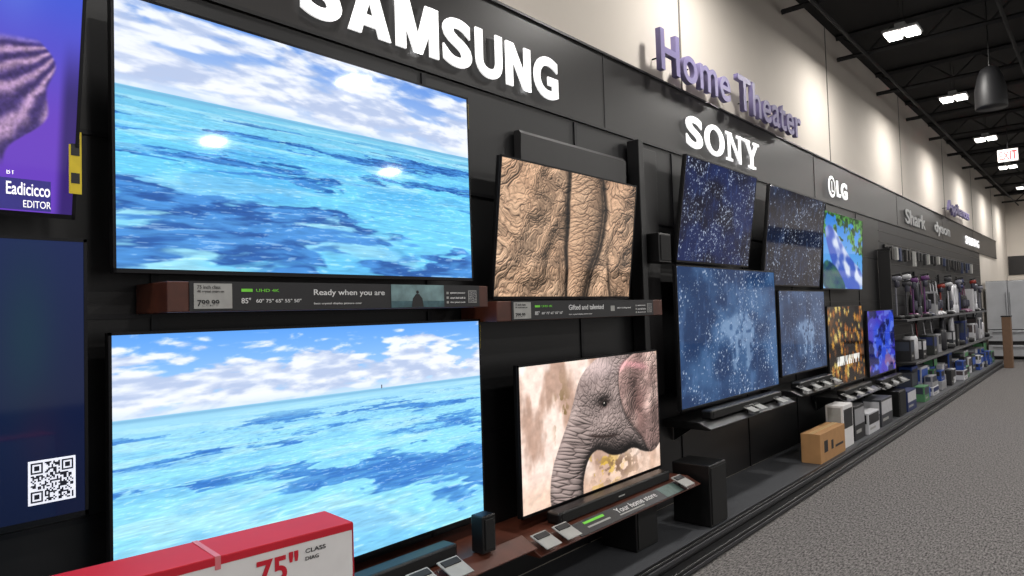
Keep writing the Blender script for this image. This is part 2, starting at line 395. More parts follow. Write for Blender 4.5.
box('upper_lip',-.0,.012,YA,24.0,3.15,3.165,M_platb,g)
for y in (.3,3.72,7.9,11.8,15.6,19.5): box('fascia_joint',.0,.003,y-.004,y+.004,2.665,3.15,M_platb,g)
g=group('display_platform',(.25,8,0))
box('deck',-.0,.47,YA,19.0,0.0,.115,M_plat,g)
box('deck_edge',.47,.50,YA,19.0,0.0,.115,M_platb,g,.005)
box('step',.50,.565,YA,19.0,0,.055,M_platb,g,.006)
box('bumper',.50,.512,YA,19.0,.075,.10,M_rub,g,.004)
box('bumper_low',.565,.573,YA,19.0,.015,.035,M_rub,g,.003)
# ------------------------------------------------------------ signs
def quadl(name,pts,y0,w,z0,h,g,X0=.013,X1=.0225):
    vs=[(X0,y0+a*w,z0+b*h) for a,b in pts]+[(X1,y0+a*w,z0+b*h) for a,b in pts]
    n=len(pts); fs=[tuple(reversed(range(n))),tuple(range(n,2*n))]+[(i,(i+1)%n,(i+1)%n+n,i+n) for i in range(n)]
    mesh(name,vs,fs,M_letter,g)
g=group('store_sign',(.02,2.3,2.85))
HEAVY={'A':[[(0,0),(.29,0),(.55,.80),(.63,1),(.36,1)],[(1,0),(.71,0),(.45,.80),(.37,1),(.64,1)],[(.30,.17),(.70,.17),(.63,.38),(.37,.38)]],
'M':[[(0,0),(.22,0),(.22,1),(0,1)],[(.78,0),(1,0),(1,1),(.78,1)],[(.0,1),(.31,1),(.60,0),(.40,0)],[(1,1),(.69,1),(.40,0),(.60,0)]],
'N':[[(0,0),(.26,0),(.26,1),(0,1)],[(.74,0),(1,0),(1,1),(.74,1)],[(0,1),(.31,1),(1,0),(.69,0)]]}
a0=1.50; wL=[.215,.25,.285,.215,.22,.225,.24]; gap=.034; yy=a0
tot=sum(wL)+6*gap; k=(3.20-a0)/tot
for ch,w in zip('SAMSUNG',wL):
    if ch in HEAVY:
        for P in HEAVY[ch]: quadl('letter_'+ch.lower(),P,yy,w*k,2.722,.238,g)
    else: text('letter_'+ch.lower(),ch,.013,yy,yy+w*k,2.718,2.964,M_letter,g,.0095,.034)
    yy+=(w+gap)*k
g=group('store_sign',(.02,5.5,2.85))
def strip_letter(strokes,y0,w,z0,h,name,g):
    for k,(a,b,c,d) in enumerate(strokes):
        box(name,.013,.022,y0+a*w,y0+b*w,z0+c*h,z0+d*h,M_letter,g)
text('letter_s','S',.013,4.82,5.10,2.735,2.985,M_letter,g,.009,.03)
vs=[];fs=[];N=40
for X in (.013,.022):
    for (ry,rz) in ((.185,.128),(.105,.092)):
        for i in range(N):
            a=2*math.pi*i/N; vs.append((X,5.325+ry*math.cos(a),2.86+rz*math.sin(a)))
for i in range(N):
    j=(i+1)%N
    fs+= [(2*N+i,2*N+j,3*N+j,3*N+i),(i,N+i,N+j,j),(i,j,2*N+j,2*N+i),(N+i,3*N+i,3*N+j,N+j)]
mesh('letter_o',vs,fs,M_letter,g)
y0,w,z0,h=5.545,.35,2.737,.246
strip_letter([(.12,.24,.05,.95),(.0,.36,0,.09),(.0,.34,.91,1),(.76,.88,0,1),(.64,1,.91,1)],y0,w,z0,h,'letter_n',g)
quadl('letter_n',[(.12,.98),(.30,.98),(.88,.02),(.74,.02)],y0,w,z0,h,g)
y0,w=5.92,.35
strip_letter([(.41,.59,0,.48),(.26,.74,0,.09),(.0,.40,.91,1),(.62,1,.91,1)],y0,w,z0,h,'letter_y',g)
quadl('letter_y',[(.08,.96),(.30,.96),(.58,.45),(.42,.40)],y0,w,z0,h,g)
quadl('letter_y',[(.74,.96),(.92,.96),(.59,.42),(.46,.45)],y0,w,z0,h,g)
g=group('store_sign',(.02,8.7,2.85))
lathe('round_logo',[(.125,0),(.125,.008)],(.013,8.47,2.86),M_letter,g,32,(1,0,0))
lathe('logo_ring',[(.095,0),(.095,.002)],(.0212,8.47,2.86),M_band,g,32,(1,0,0))
box('logo_stem',.0232,.025,8.44,8.46,2.80,2.92,M_letter,g); box('logo_stem',.0232,.025,8.44,8.51,2.80,2.815,M_letter,g)
text('letter_l','L',.013,8.66,8.80,2.765,2.955,M_letter,g,.01,.03); text('letter_g','G',.013,8.84,9.08,2.76,2.96,M_letter,g,.01,.03)
M_lgrey=mat('letter_grey',(150,150,150),.5,emit=.2)
g=group('store_sign',(.02,13,2.8)); text('sign_letters','Shark',.013,12.3,13.85,2.74,2.98,M_lgrey,g,.01,.02)
g=group('store_sign',(.02,15.6,2.8)); text('sign_letters','dyson',.013,14.7,16.3,2.72,2.98,M_lgrey,g,.01,.02)
g=group('store_sign',(.02,19.5,2.8)); text('sign_letters','SAMSUNG',.013,18.3,20.4,2.76,2.95,M_letter,g,.01,.02,space=1.1)
g=group('department_sign',(.0,6,3.4)); 
text('sign_letters','Home Theater',.07,4.30,7.20,3.175,3.475,M_purple,g,.04,.012,space=1.05)
for i in range(8): cyl('standoff',(-.018,4.4+i*.38,3.30),(.075,4.4+i*.38,3.30),.006,.006,M_truss,g,8)
g=group('department_sign',(.0,17.4,3.3)); text('sign_letters','Appliances',.07,15.7,18.3,3.20,3.48,M_purple,g,.045,.012)
for i in range(7): cyl('standoff',(-.018,15.8+i*.40,3.32),(.075,15.8+i*.40,3.32),.006,.006,M_truss,g,8)
# ------------------------------------------------------------ televisions
def tv(X,y0,y1,z0,z1,Xt,img,strength=1.0,tag=False):
    g=group('television',(X,(y0+y1)/2,(z0+z1)/2))
    Uv=Vector((Xt-X,0,z1-z0)); h=Uv.length; Uv.normalize(); Yv=Vector((0,1,0)); Nv=Yv.cross(Uv); w=y1-y0
    O=Vector((X,y0,z0))
    def lb(name,a0,a1,b0,b1,c0,c1,m,bev=0):
        vs=[O+Yv*a+Uv*b+Nv*c for a in(a0,a1) for b in(b0,b1) for c in(c0,c1)]
        fs=[(0,1,3,2),(4,6,7,5),(0,4,5,1),(2,3,7,6),(0,2,6,4),(1,5,7,3)]
        o=mesh(name,vs,fs,m,g)
        if bev: 
            b=o.modifiers.new('b','BEVEL'); b.width=bev; b.segments=2
    e=.009
    lb('panel_body',0,w,0,h,-.03,-.004,M_black,.003)
    lb('bezel_top',0,w,h-e,h,-.004,.002,M_bez);lb('bezel_bottom',0,w,0,e*1.5,-.004,.002,M_bez)
    lb('bezel_side',0,e,0,h,-.004,.002,M_bez);lb('bezel_side',w-e,w,0,h,-.004,.002,M_bez)
    grid_screen('screen',img,O+Yv*e+Uv*e*1.4,Yv*(w-2*e),Uv*(h-e*2.4),screen_mat(strength),g)
    lb('electronics_hump',w*.2,w*.8,h*.08,h*.55,-.055,-.03,M_black,.008)
    mz=z0+h*.5; mx=X+(Xt-X)*.5-.03
    box('wall_plate',.009,.02,(y0+y1)/2-.25,(y0+y1)/2+.25,mz-.12,mz+.12,M_bez,g)
    box('mount_arm',.018,max(mx,.03),(y0+y1)/2-.05,(y0+y1)/2+.05,mz-.05,mz+.05,M_bez,g)
    if tag: lb('energy_tag',w-.004,w+.022,h-.14,h-.02,-.02,-.018,M_yel)
    return g
g=tv(.15,-.79,.665,1.80,2.60,.29,ul_scene(900,260),.95)
box('caption_bar',.168,.1695,.2,.60,1.815,1.90,mat('caption_blue',(40,36,120),.4,emit=.5),g)
text('caption_text','Eadicicco',.170,.496,.598,1.855,1.890,M_letter,g,.001,.01)
text('caption_text','EDITOR',.169,.535,.60,1.822,1.842,M_letter,g,.001)
text('caption_text','BY',.170,.497,.516,1.91,1.924,M_letter,g,.001)
box('energy_tag',.185,.187,.640,.672,1.87,2.05,M_yel,g); box('energy_tag_print',.187,.1875,.645,.667,1.98,2.03,M_dark,g); box('energy_tag_print',.187,.1875,.645,.667,1.90,1.93,M_dark,g)
g=tv(.15,-.73,.695,.95,1.745,.15,ll_scene(200,112),.9)
rs=np.random.RandomState(3); q=(rs.rand(25,25)<.5)
def fin(a,b):
    q[a:a+7,b:b+7]=True; q[a+1:a+6,b+1:b+6]=False; q[a+2:a+5,b+2:b+5]=True
q[:8,:8]=False;q[:8,17:]=False;q[17:,:8]=False
fin(0,0);fin(0,18);fin(18,0)
M_qrw=mat('qr_white',(225,228,240),.5,emit=.7,noise=0); M_qrk=mat('qr_dark',(12,16,40),.6)
def qr(X,y0,y1,z0,z1,g,m=None):
    box('qr_back',X,X+.001,y0,y1,z0,z1,m or M_qrw,g)
    vs=[];fs=[]; pd=.05; 
    for i in range(25):
        for j in range(25):
            if q[i,j]:
                a=y0+(y1-y0)*(pd+(1-2*pd)*j/25);b=y0+(y1-y0)*(pd+(1-2*pd)*(j+1)/25)
                c=z1-(z1-z0)*(pd+(1-2*pd)*i/25);d=z1-(z1-z0)*(pd+(1-2*pd)*(i+1)/25)
                k=len(vs); vs+=[(X+.0015,a,d),(X+.0015,b,d),(X+.0015,b,c),(X+.0015,a,c)]; fs.append((k,k+1,k+2,k+3))
    mesh('qr_modules',vs,fs,M_qrk,g)
qr(.152,.548,.662,1.005,1.125,g)
tv(.15,.765,2.31,1.65,2.52,.145,ocean(640,360,0),1.06,True)
tv(.15,.75,2.345,.555,1.47,.15,ocean(640,360,1),1.06,True)
tv(.12,2.47,3.74,1.565,2.265,.205,ele_skin(440,248),1.05)
tv(.20,2.55,3.92,.49,1.235,.20,ele_face(440,248),1.05)
tv(.12,4.38,5.65,1.82,2.565,.23,stars(300,169,(8,14,40),(22,38,86),6500,3),.9)
tv(.12,5.96,7.50,1.67,2.555,.22,stars(300,169,(8,14,32),(20,32,58),4500,6),.9)
tv(.20,4.22,6.02,.80,1.79,.20,stars(340,190,(30,58,100),(66,104,150),5500,9,True),.9)
tv(.20,6.10,7.38,.86,1.63,.20,stars(260,146,(34,54,88),(60,86,124),2600,12,True),.9)
tv(.12,7.62,9.15,1.65,2.50,.16,tower(200,112),1.0)
tv(.20,7.45,8.78,.62,1.47,.20,flowers(200,112),1.0)
tv(.20,8.98,10.3,.60,1.40,.20,blueart(160,90),.9)
g=group('mount_panel',(.03,3.1,2.4))
prism('panel',[(.009,1.62),(.03,1.62),(.06,2.46),(.045,2.48),(.009,2.48)],2.80,3.86,M_char,g)
g=group('wall_pilaster',(.05,4.0,1.4))
box('post',.009,.10,3.96,4.02,.12,2.62,M_panel,g,.004); box('wing',.009,.04,4.02,4.30,.9,2.6,M_char,g,.004)
# ------------------------------------------------------------ label shelves
def info_shelf(X,y0,y1,z0,z1,title,ly0,ly1,thumb):
    g=group('wall_shelf',(X/2,(y0+y1)/2,z0))
    box('board',.009,X,y0,y1,z0,z1-.004,M_wood,g,.004)
    box('label_strip',X,X+.004,ly0,ly1,z0+.003,z1-.003,M_label,g)
    w=ly1-ly0; h=z1-z0; zc=(z0+z1)/2
    box('price_card',X+.004,X+.006,ly0+.01*w,ly0+.105*w,z0+.010,z1-.010,M_card,g)
    text('price_text','75 inch class',X+.006,ly0+.018*w,ly0+.075*w,z1-.027,z1-.016,M_dark,g,.0008)
    text('price_text','4K crystal smart set',X+.006,ly0+.018*w,ly0+.085*w,z1-.041,z1-.031,M_dark,g,.0008)
    text('price_text','799.99',X+.006,ly0+.018*w,ly0+.072*w,z0+.018,z0+.038,M_dark,g,.0008,.02)
    text('price_model','85"',X+.004,ly0+.13*w,ly0+.155*w,z0+.026,z0+.044,M_ink,g,.001)
    box('badge_leaf',X+.004,X+.005,ly0+.13*w,ly0+.16*w,z1-.036,z1-.026,M_green,g)
    text('badge','UHD 4K',X+.004,ly0+.17*w,ly0+.235*w,z1-.036,z1-.026,M_green,g,.001)
    text('small_text','60" 75" 65" 55" 50"',X+.004,ly0+.17*w,ly0+.30*w,z0+.028,z0+.040,M_ink,g,.001)
    text('title',title,X+.004,ly0+.34*w,ly0+.585*w,zc-.003,zc+.024,M_ink,g,.001,.005)
    text('small_text','best crystal display picture ever',X+.004,ly0+.34*w,ly0+.50*w,z0+.018,z0+.027,M_ink,g,.001)
    if thumb:
        box('thumbnail',X+.004,X+.006,ly0+.61*w,ly0+.83*w,z0+.004,z1-.004,mat('thumb_sea',(110,138,142),.5,noise=.4,scale=15),g)
        box('thumb_water',X+.006,X+.0063,ly0+.61*w,ly0+.83*w,z0+.004,z0+.03,mat('thumb_water',(60,92,100),.5,noise=.3,scale=40),g)
        lathe('thumb_figure_head',[(.007,0),(.007,.001)],(X+.0064,ly0+.715*w,z0+.066),M_dark,g,12,(1,0,0))
        mesh('thumb_figure',[(X+.0068,ly0+a*w,z0+b) for a,b in((.69,.005),(.74,.005),(.735,.04),(.722,.058),(.708,.058),(.695,.04))],[(0,1,2,3,4,5)],M_dark,g)
    else:
        box('icon',X+.004,X+.005,ly0+.64*w,ly0+.67*w,zc-.015,zc+.015,M_card,g); text('small_text','object tracking sound',X+.004,ly0+.69*w,ly0+.80*w,zc-.005,zc+.007,M_ink,g,.001)
    for k,t in enumerate(('clear picture mode','smart hub built in','quantum processor')):
        text('small_text',t,X+.004,ly0+.86*w,ly0+.93*w,z0+.018+k*.02,z0+.027+k*.02,M_ink,g,.001)
        box('icon',X+.004,X+.005,ly0+.843*w,ly0+.852*w,z0+.018+k*.02,z0+.028+k*.02,M_card,g)
    qr(X+.004,ly0+.945*w,ly0+.985*w,z0+.02,z0+.075,g,M_card)
info_shelf(.25,.88,2.30,1.525,1.625,'Ready when you are',.945,2.24,True)
info_shelf(.25,2.36,3.92,1.455,1.555,'Gifted and talented',2.46,3.80,False)
def low_shelf(X,y0,y1,z,title=None,wood=True,bar=True,bary=None,cards=()):
    g=group('display_shelf',(X/2,(y0+y1)/2,z))
    m=M_wood if wood else M_black
    prism('board',[(.009,z-.045),(X-.01,z-.045),(X,z-.035),(X-.09,z+.005),(.009,z+.005)],y0,y1,m,g,.004)
    sl=(X-.09,z+.006,X,z-.034)
    def slab(name,a,b,s0,s1,m,th=.003):
        p=lambda s:(sl[0]+(sl[2]-sl[0])*s, sl[1]+(sl[3]-sl[1])*s)
        (xa,za),(xb,zb)=p(s0),p(s1); vs=[(xa,a,za),(xa,b,za),(xb,b,zb),(xb,a,zb)]
        vs+=[(v[0]+th*.4,v[1],v[2]+th) for v in vs]
        mesh(name,vs,[(0,1,2,3),(7,6,5,4),(0,4,5,1),(1,5,6,2),(2,6,7,3),(3,7,4,0)],m,g)
    if title:
        slab('label_strip',y0+.32,y1-.2,.05,.95,M_label,-.0005)
        slab('label_strip',y0+.32,y1-.2,.05,.95,M_label)
        slab('badge',y0+.42,y0+.60,.2,.35,M_green,.0045); slab('small_text',y0+.42,y0+.62,.55,.65,M_card,.0045)
        tt=text('title',title,0,0,1,0,1,M_ink,g,.5,.005)
        me=tt.data; n=len(me.vertices); a=np.zeros(n*3); me.vertices.foreach_get('co',a); a=a.reshape(-1,3)
        s=.58-.38*a[:,2]; p=np.stack([sl[0]+(sl[2]-sl[0])*s+.002+.002*a[:,0],y0+.70+.42*a[:,1],sl[1]+(sl[3]-sl[1])*s+.004+.002*a[:,0]],1)
        me.vertices.foreach_set('co',p.ravel()); me.update()
        slab('small_text',y0+.70,y0+.95,.68,.75,M_card,.0045)
        slab('photo_print',y0+1.18,y0+1.38,.08,.92,mat('print_teal',(90,110,105),.5,noise=.4),.004)
    for c in cards:
        x1=X+.01
        vs=[(x1-.09,c,z+.035),(x1-.09,c+.11,z+.035),(x1+.01,c+.11,z-.005),(x1+.01,c,z-.005)]
        vs+=[(a+.002,b,d+.004) for a,b,d in vs]
        F=[(0,1,2,3),(7,6,5,4),(0,4,5,1),(1,5,6,2),(2,6,7,3),(3,7,4,0)]
        mesh('price_card',vs,F,M_card,g)
        vs2=[(x1-.078,c+.01,z+.0355),(x1-.078,c+.10,z+.0355),(x1-.05,c+.10,z+.024),(x1-.05,c+.01,z+.024)]
        vs2+=[(a+.002,b,d+.0045) for a,b,d in vs2]; mesh('card_header',vs2,F,M_dark,g)
        box('card_foot',x1-.06,x1-.05,c+.04,c+.07,z-.02,z+.02,M_black,g)
    for yb in (y0+.15,y1-.15):
        prism('bracket',[(.009,z-.045),(X*.5,z-.045),(.009,z-.16)],yb-.01,yb+.01,M_black,g)
    if bar:
        a,b=bary or (y0+.15,y1-.15)
        s=group('soundbar',(.27,(a+b)/2,z+.005))
        box('bar_body',.215,.215+.085,a,b,z+.0055,z+.066,M_black,s,.012,3)
        box('bar_grille',.3,.303,a+.02,b-.02,z+.014,z+.058,M_speak,s)
        box('bar_badge',.303,.305,(a+b)/2-.03,(a+b)/2+.03,z+.03,z+.036,M_card,s)
low_shelf(.42,.2,2.40,.475,None,True,True,(1.0,2.02),(1.70,1.86))
low_shelf(.42,2.42,4.02,.43,'Your home store',True,True,(2.72,3.85),(2.44,2.60,3.78))
low_shelf(.36,4.32,5.95,.715,None,False,True,None,(5.0,5.16,5.6))
low_shelf(.36,6.10,7.35,.74,None,False,True,None,(6.2,6.5,6.8,7.1))
low_shelf(.36,7.45,8.80,.53,None,False,True,None,(7.5,7.9,8.3))
low_shelf(.36,8.98,10.3,.50,None,False,True,None,(9.1,9.5,9.9))
def speaker(name,x0,x1,y0,y1,z0,z1,arm=False):
    g=group(name,((x0+x1)/2,(y0+y1)/2,z0))
    box('cabinet',x0,x1,y0,y1,z0+.002,z1,M_black,g,.006); box('grille',x1,x1+.006,y0+.012,y1-.012,z0+.015,z1-.015,M_speak,g,.003)
    if arm: box('bracket',.041,x0+.005,(y0+y1)/2-.02,(y0+y1)/2+.02,(z0+z1)/2-.02,(z0+z1)/2+.02,M_bez,g)
    else:
        for a in (x0+.02,x1-.03):
            for b in (y0+.02,y1-.03): box('foot',a,a+.01,b,b+.01,z0,z0+.004,M_rub,g)
speaker('satellite_speaker',.07,.17,4.06,4.22,1.80,2.0,True)
speaker('subwoofer',.20,.46,4.06,4.30,.116,.50)
speaker('subwoofer',.08,.32,3.40,3.64,.116,.36)
speaker('subwoofer',.15,.44,9.25,9.60,.116,.42)
speaker('rear_speaker',.30,.37,2.10,2.18,.481,.64)
def pbox(x0,x1,y0,y1,z0,h,col,col2):
    g=group('product_box',((x0+x1)/2,(y0+y1)/2,z0))
    box('carton',x0,x1,y0,y1,z0+.001,z0+h,mat('box_%d_%d_%d'%col,col,.5),g,.004)
    m2=mat('print_%d_%d_%d'%col2,col2,.5)
    box('print_panel',x1,x1+.0015,y0+.02,y1-.02,z0+h*.45,z0+h*.92,m2,g); box('print_side',x0+.02,x1-.02,y0-.0015,y0,z0+h*.5,z0+h*.92,m2,g)
    box('print_text',x1+.0015,x1+.0025,y0+.05,y0+(y1-y0)*.6,z0+h*.2,z0+h*.3,M_card,g)
g=group('cardboard_box',(.4,6.6,.115))
box('carton',.30,.465,6.20,6.92,.116,.37,M_kraft,g,.004); box('tape',.36,.405,6.199,6.921,.368,.372,mat('tape',(195,160,112),.4),g)
box('carton_print',.465,.4665,6.30,6.40,.20,.30,M_dark,g); box('carton_print',.465,.4665,6.5,6.56,.2,.28,M_dark,g); box('carton_print',.465,.4665,6.62,6.85,.2,.22,M_dark,g)
g=group('product_box',(.4,7.2,.115)); box('carton',.28,.44,6.98,7.30,.116,.52,M_cwhite,g,.004); box('print',.44,.4415,7.0,7.28,.30,.48,M_label,g); box('print_side',.30,.42,6.9785,6.98,.34,.5,MATS['card_grey'],g)
pbox(.22,.42,7.42,7.80,.115,.34,(24,24,28),(150,150,154)); pbox(.20,.44,7.86,8.30,.115,.22,(200,200,204),(24,24,28)); pbox(.24,.44,8.4,8.9,.115,.30,(52,54,60),(190,190,194)); pbox(.22,.44,9.7,10.2,.115,.26,(30,44,92),(200,200,204))
g=group('television_carton',(1.14,.86,0))
ZB=1.068
box('carton_body',1.08,1.20,-.99,.862,.002,ZB,M_cwhite,g,.004)
box('red_top',1.0795,1.2005,-.99,.8625,ZB-.0015,ZB+.003,M_red,g,.001)
box('red_front_band',1.20,1.2015,-.99,.862,ZB-.012,ZB+.001,M_red,g)
box('red_end',1.0795,1.2,.862,.8635,.3,ZB,M_red,g)
box('red_front_stripe',1.20,1.2015,-.99,.862,.002,.70,M_red,g)
box('tape_strip',1.079,1.2018,.585,.595,ZB-.02,ZB+.0040,mat('clear_tape',(214,120,128),.3),g)
text('size_number','75"',1.201,.66,.742,ZB-.075,ZB-.024,M_red,g,.001,.02)
text('class_text','CLASS',1.201,.757,.80,ZB-.034,ZB-.026,M_dark,g,.001)
text('class_text','DIAG',1.201,.757,.785,ZB-.048,ZB-.041,M_dark,g,.001)
g.rotation_euler=(0,0,math.radians(-6))
# ------------------------------------------------------------ appliance area
M_bin=mat('bin_clear',(70,70,82),.15)
def stick_vacuum(x,y,z0,col,h=1.15,lean=.0):
    g=group('stick_vacuum',(x,y,z0)); m=mat('vac_%d_%d_%d'%col,col,.35)
    box('floor_head',x-.05,x+.08,y-.11,y+.11,z0+.001,z0+.05,M_dark,g,.02,3)
    cyl('wand',(x,y,z0+.04),(x-lean,y,z0+h*.72),.012,.012,m,g,10)
    lathe('dust_bin',[(.022,0),(.034,.015),(.036,.10),(.025,.12)],(x-lean+.02,y,z0+h*.70),M_bin,g,14)
    lathe('motor',[(.02,0),(.04,.015),(.04,.10),(.026,.12)],(x-lean-.04,y,z0+h*.88),m,g,14,(1,0,0.15))
    cyl('handle',(x-lean,y-.0,z0+h*.80),(x-lean+.07,y,z0+h),.013,.010,M_dark,g,10); cyl('grip',(x-lean+.07,y,z0+h),(x-lean-.04,y,z0+h*.97),.010,.012,M_dark,g,10)
def upright(x,y,z0,col,s=1.0):
    g=group('upright_vacuum',(x,y,z0)); m=mat('up_%d_%d_%d'%col,col,.35)
    prism('floor_head',[(x-.06*s,z0+.001),(x+.15*s,z0+.001),(x+.15*s,z0+.04*s),(x+.06*s,z0+.10*s),(x-.06*s,z0+.10*s)],y-.13*s,y+.13*s,m,g,.015)
    lathe('body',[(.05*s,0),(.065*s,.06*s),(.06*s,.30*s),(.035*s,.42*s)],(x-.02*s,y,z0+.09*s),M_dark,g,16)
    lathe('canister',[(.045*s,0),(.055*s,.02*s),(.055*s,.20*s),(.045*s,.22*s)],(x+.04*s,y,z0+.16*s),M_bin,g,16)
    cyl('handle',(x-.02*s,y,z0+.48*s),(x-.05*s,y,z0+.86*s),.014*s,.012*s,m,g,10)
    N=12;vs=[]
    for i in range(N): 
        a=math.pi*i/(N-1)-math.pi*.5; vs.append((x-.05*s+.05*s*math.cos(a)-.0,y,z0+.90*s+.05*s*math.sin(a)))
    for i in range(0,N-1,2): cyl('grip_loop',vs[i],vs[min(i+2,N-1)],.011*s,.011*s,M_dark,g,8)
def fan(x,y,z0,col,s=.72):
    g=group('bladeless_fan',(x,y,z0)); m=mat('fan_%d_%d_%d'%col,col,.3,.3)
    lathe('base',[(.075*s,0),(.08*s,.01),(.07*s,.2*s),(.06*s,.22*s)],(x,y,z0+.001),m,g)
    N=24;K=8;vs=[];fs=[]
    for i in range(N):
        a=2*math.pi*i/N; c=Vector((x,y+.12*s*math.cos(a),z0+(.46+.26*math.sin(a))*s)); d=Vector((0,math.cos(a),math.sin(a)))
        for k in range(K):
            b=2*math.pi*k/K; vs.append(c+d*.018*s*math.cos(b)+Vector((1,0,0))*.05*s*math.sin(b))
    for i in range(N):
        for k in range(K): fs.append((i*K+k,((i+1)%N)*K+k,((i+1)%N)*K+(k+1)%K,i*K+(k+1)%K))
    mesh('loop',vs,fs,m,g,True)
def robot(x,y,z0):
    g=group('robot_vacuum',(x,y,z0)); lathe('disc',[(.11,0.001),(.13,.02),(.13,.07),(.11,.085)],(x,y,z0),M_dark,g,28); lathe('turret',[(.04,.085),(.04,.1)],(x,y,z0),M_card,g,16)
def canister(x,y,z0,col):
    g=group('air_purifier',(x,y,z0)); m=mat('pur_%d_%d_%d'%col,col,.4)
    lathe('body',[(.08,0.001),(.10,.02),(.10,.30),(.085,.34)],(x,y,z0),m,g,22); lathe('grille_top',[(.07,.34),(.06,.36)],(x,y,z0),M_dark,g,20)
g=group('divider_panel',(.2,10.5,1)); box('fin',.009,.16,10.46,10.50,.12,2.2,M_char,g,.004); box('fin_cap',.009,.17,10.455,10.505,2.2,2.23,M_black,g)
g=group('gondola_shelf',(.2,15,.5))
for (z,X) in ((.66,.36),(1.25,.28)):
    box('shelf_board',.005,X,10.7,18.9,z-.03,z,M_dark,g,.004); box('price_rail',X,X+.006,10.7,18.9,z-.03,z-.004,mat('rail_mid',(95,95,98),.5),g)
for y in (10.72,12.7,14.8,16.8,18.88): box('upright_post',.005,.03,y-.02,y+.02,.12,1.98,M_rail,g)
rnd=random.Random(11)
dkc=[(24,24,28),(52,54,60),(24,24,28),(30,44,92),(150,150,154),(190,190,194),(70,60,62),(50,56,70),(40,44,42)]
front=[(34,70,150),(200,200,204),(200,200,204),(24,24,28),(80,130,90),(52,54,60),(150,150,154)]
y=10.75
while y<18.4:
    w=rnd.uniform(.22,.48); h=rnd.uniform(.26,.49); x1=.10+rnd.uniform(.12,.2)
    pbox(.06,x1,y,y+w,.115,h,rnd.choice(dkc+front),rnd.choice(dkc+[(44,84,170),(210,210,214),(90,150,100)]))
    hf=rnd.uniform(.12,.30); xf=x1+.01+rnd.uniform(.10,.15)
    if rnd.random()<.8:
        pbox(x1+.01,min(xf,.46),y+.02,y+w-.01,.115,hf,rnd.choice(front),rnd.choice(dkc+[(44,84,170)]))
        if hf<.2 and rnd.random()<.7: pbox(x1+.02,min(xf,.46)-.01,y+.04,y+w*.8,.1155+hf,.16,rnd.choice(front),rnd.choice(dkc))
    y+=w+.02
y=10.95
while y<18.65:
    t=rnd.random()
    if t<.12: fan(.20,y,.661,rnd.choice([(205,205,210),(60,60,66)]),.72)
    elif t<.26: robot(.20,y,.661)
    elif t<.66: pbox(.06,.22+rnd.random()*.12,y-.12,y+.12,.661,rnd.uniform(.2,.5),rnd.choice(dkc+front),rnd.choice(dkc))
    elif t<.85: upright(.15,y,.661,rnd.choice([(180,180,184),(120,40,44),(40,46,70)]),.58)
    else: canister(.2,y,.661,rnd.choice([(200,200,204),(40,40,46),(120,120,126)]))
    y+=rnd.uniform(.27,.30)
y=10.95
while y<18.7:
    t=rnd.random()
    if t<.50: stick_vacuum(.10+rnd.random()*.09,y,1.251,rnd.choice([(90,50,100),(140,50,40),(120,120,130),(190,190,194),(40,50,100),(26,26,30),(60,60,64)]),rnd.uniform(.55,.72))
    elif t<.75: upright(.12,y,1.251,rnd.choice([(180,180,184),(110,50,90),(40,46,70),(200,200,204)]),rnd.uniform(.62,.75))
    elif t<.90: pbox(.06,.22,y-.10,y+.10,1.251,rnd.uniform(.25,.5),rnd.choice(dkc),rnd.choice(dkc))
    else: fan(.14,y,1.251,rnd.choice([(205,205,210),(60,60,66)]),.75)
    y+=rnd.uniform(.235,.27)
g=group('hanging_attachment_rack',(.05,14,2.1)); box('rail',.005,.03,10.8,18.8,2.28,2.32,M_rail,g)
for i in range(26):
    y=10.95+i*.3+rnd.uniform(-.06,.06); l=rnd.uniform(.12,.24)
    cyl('hook',(.02,y,2.29),(.10,y,2.30),.005,.005,M_steel,g,6)
    box('blister_pack',.05,.09,y-.05,y+.05,2.285-l,2.29,rnd.choice([M_card,M_char,M_dark,M_dark,mat('pack_blue',(40,50,80),.5)]),g,.004)
g=group('display_pillar',(.7,18.4,0)); box('pillar',.60,.76,18.2,18.45,.001,1.1,mat('pillar_tan',(120,92,70),.6),g,.01); box('pillar_top',.59,.77,18.19,18.46,1.1,1.13,M_dark,g,.004)
def fridge(x0,y0,w,h,m):
    g=group('refrigerator',(x0+w/2,y0+.35,0))
    box('cabinet',x0,x0+w,y0+.06,y0+.75,.03,h,M_dark,g,.01); 
    for s in (0,1):
        a=x0+s*w/2+.004; b=x0+(s+1)*w/2-.004
        box('door',a,b,y0,y0+.055,h*.38,h-.01,m,g,.008)
        hx=x0+w/2+(-.05 if s==0 else .03); box('handle',hx,hx+.02,y0-.05,y0-.02,h*.45,h*.85,M_steel,g,.005)
        for zz in (h*.46,h*.84): box('handle_post',hx,hx+.02,y0-.03,y0+.005,zz-.01,zz+.01,M_steel,g)
    for zz in (.08,h*.23):
        box('freezer_drawer',x0+.004,x0+w-.004,y0,y0+.055,zz,zz+h*.14,m,g,.008); box('drawer_handle',x0+.1,x0+w-.1,y0-.045,y0-.02,zz+h*.11,zz+h*.12,M_steel,g,.004)
        for xx in (x0+.12,x0+w-.14): box('handle_post',xx,xx+.02,y0-.03,y0+.005,zz+h*.11,zz+h*.12,M_steel,g)
    for xx in (x0+.03,x0+w-.07): box('foot',xx,xx+.04,y0+.1,y0+.7,0.001,.031,M_black,g)
M_bst=mat('black_steel',(40,42,46),.35,.7); M_wst=mat('brushed_steel_light',(190,192,196),.4,.3,scale=3)
fridge(.05,20.8,.9,1.95,M_wst); fridge(1.0,20.8,.9,1.95,M_wst); fridge(1.95,20.8,.9,1.95,M_bst); fridge(2.9,20.8,.9,1.95,M_steel)
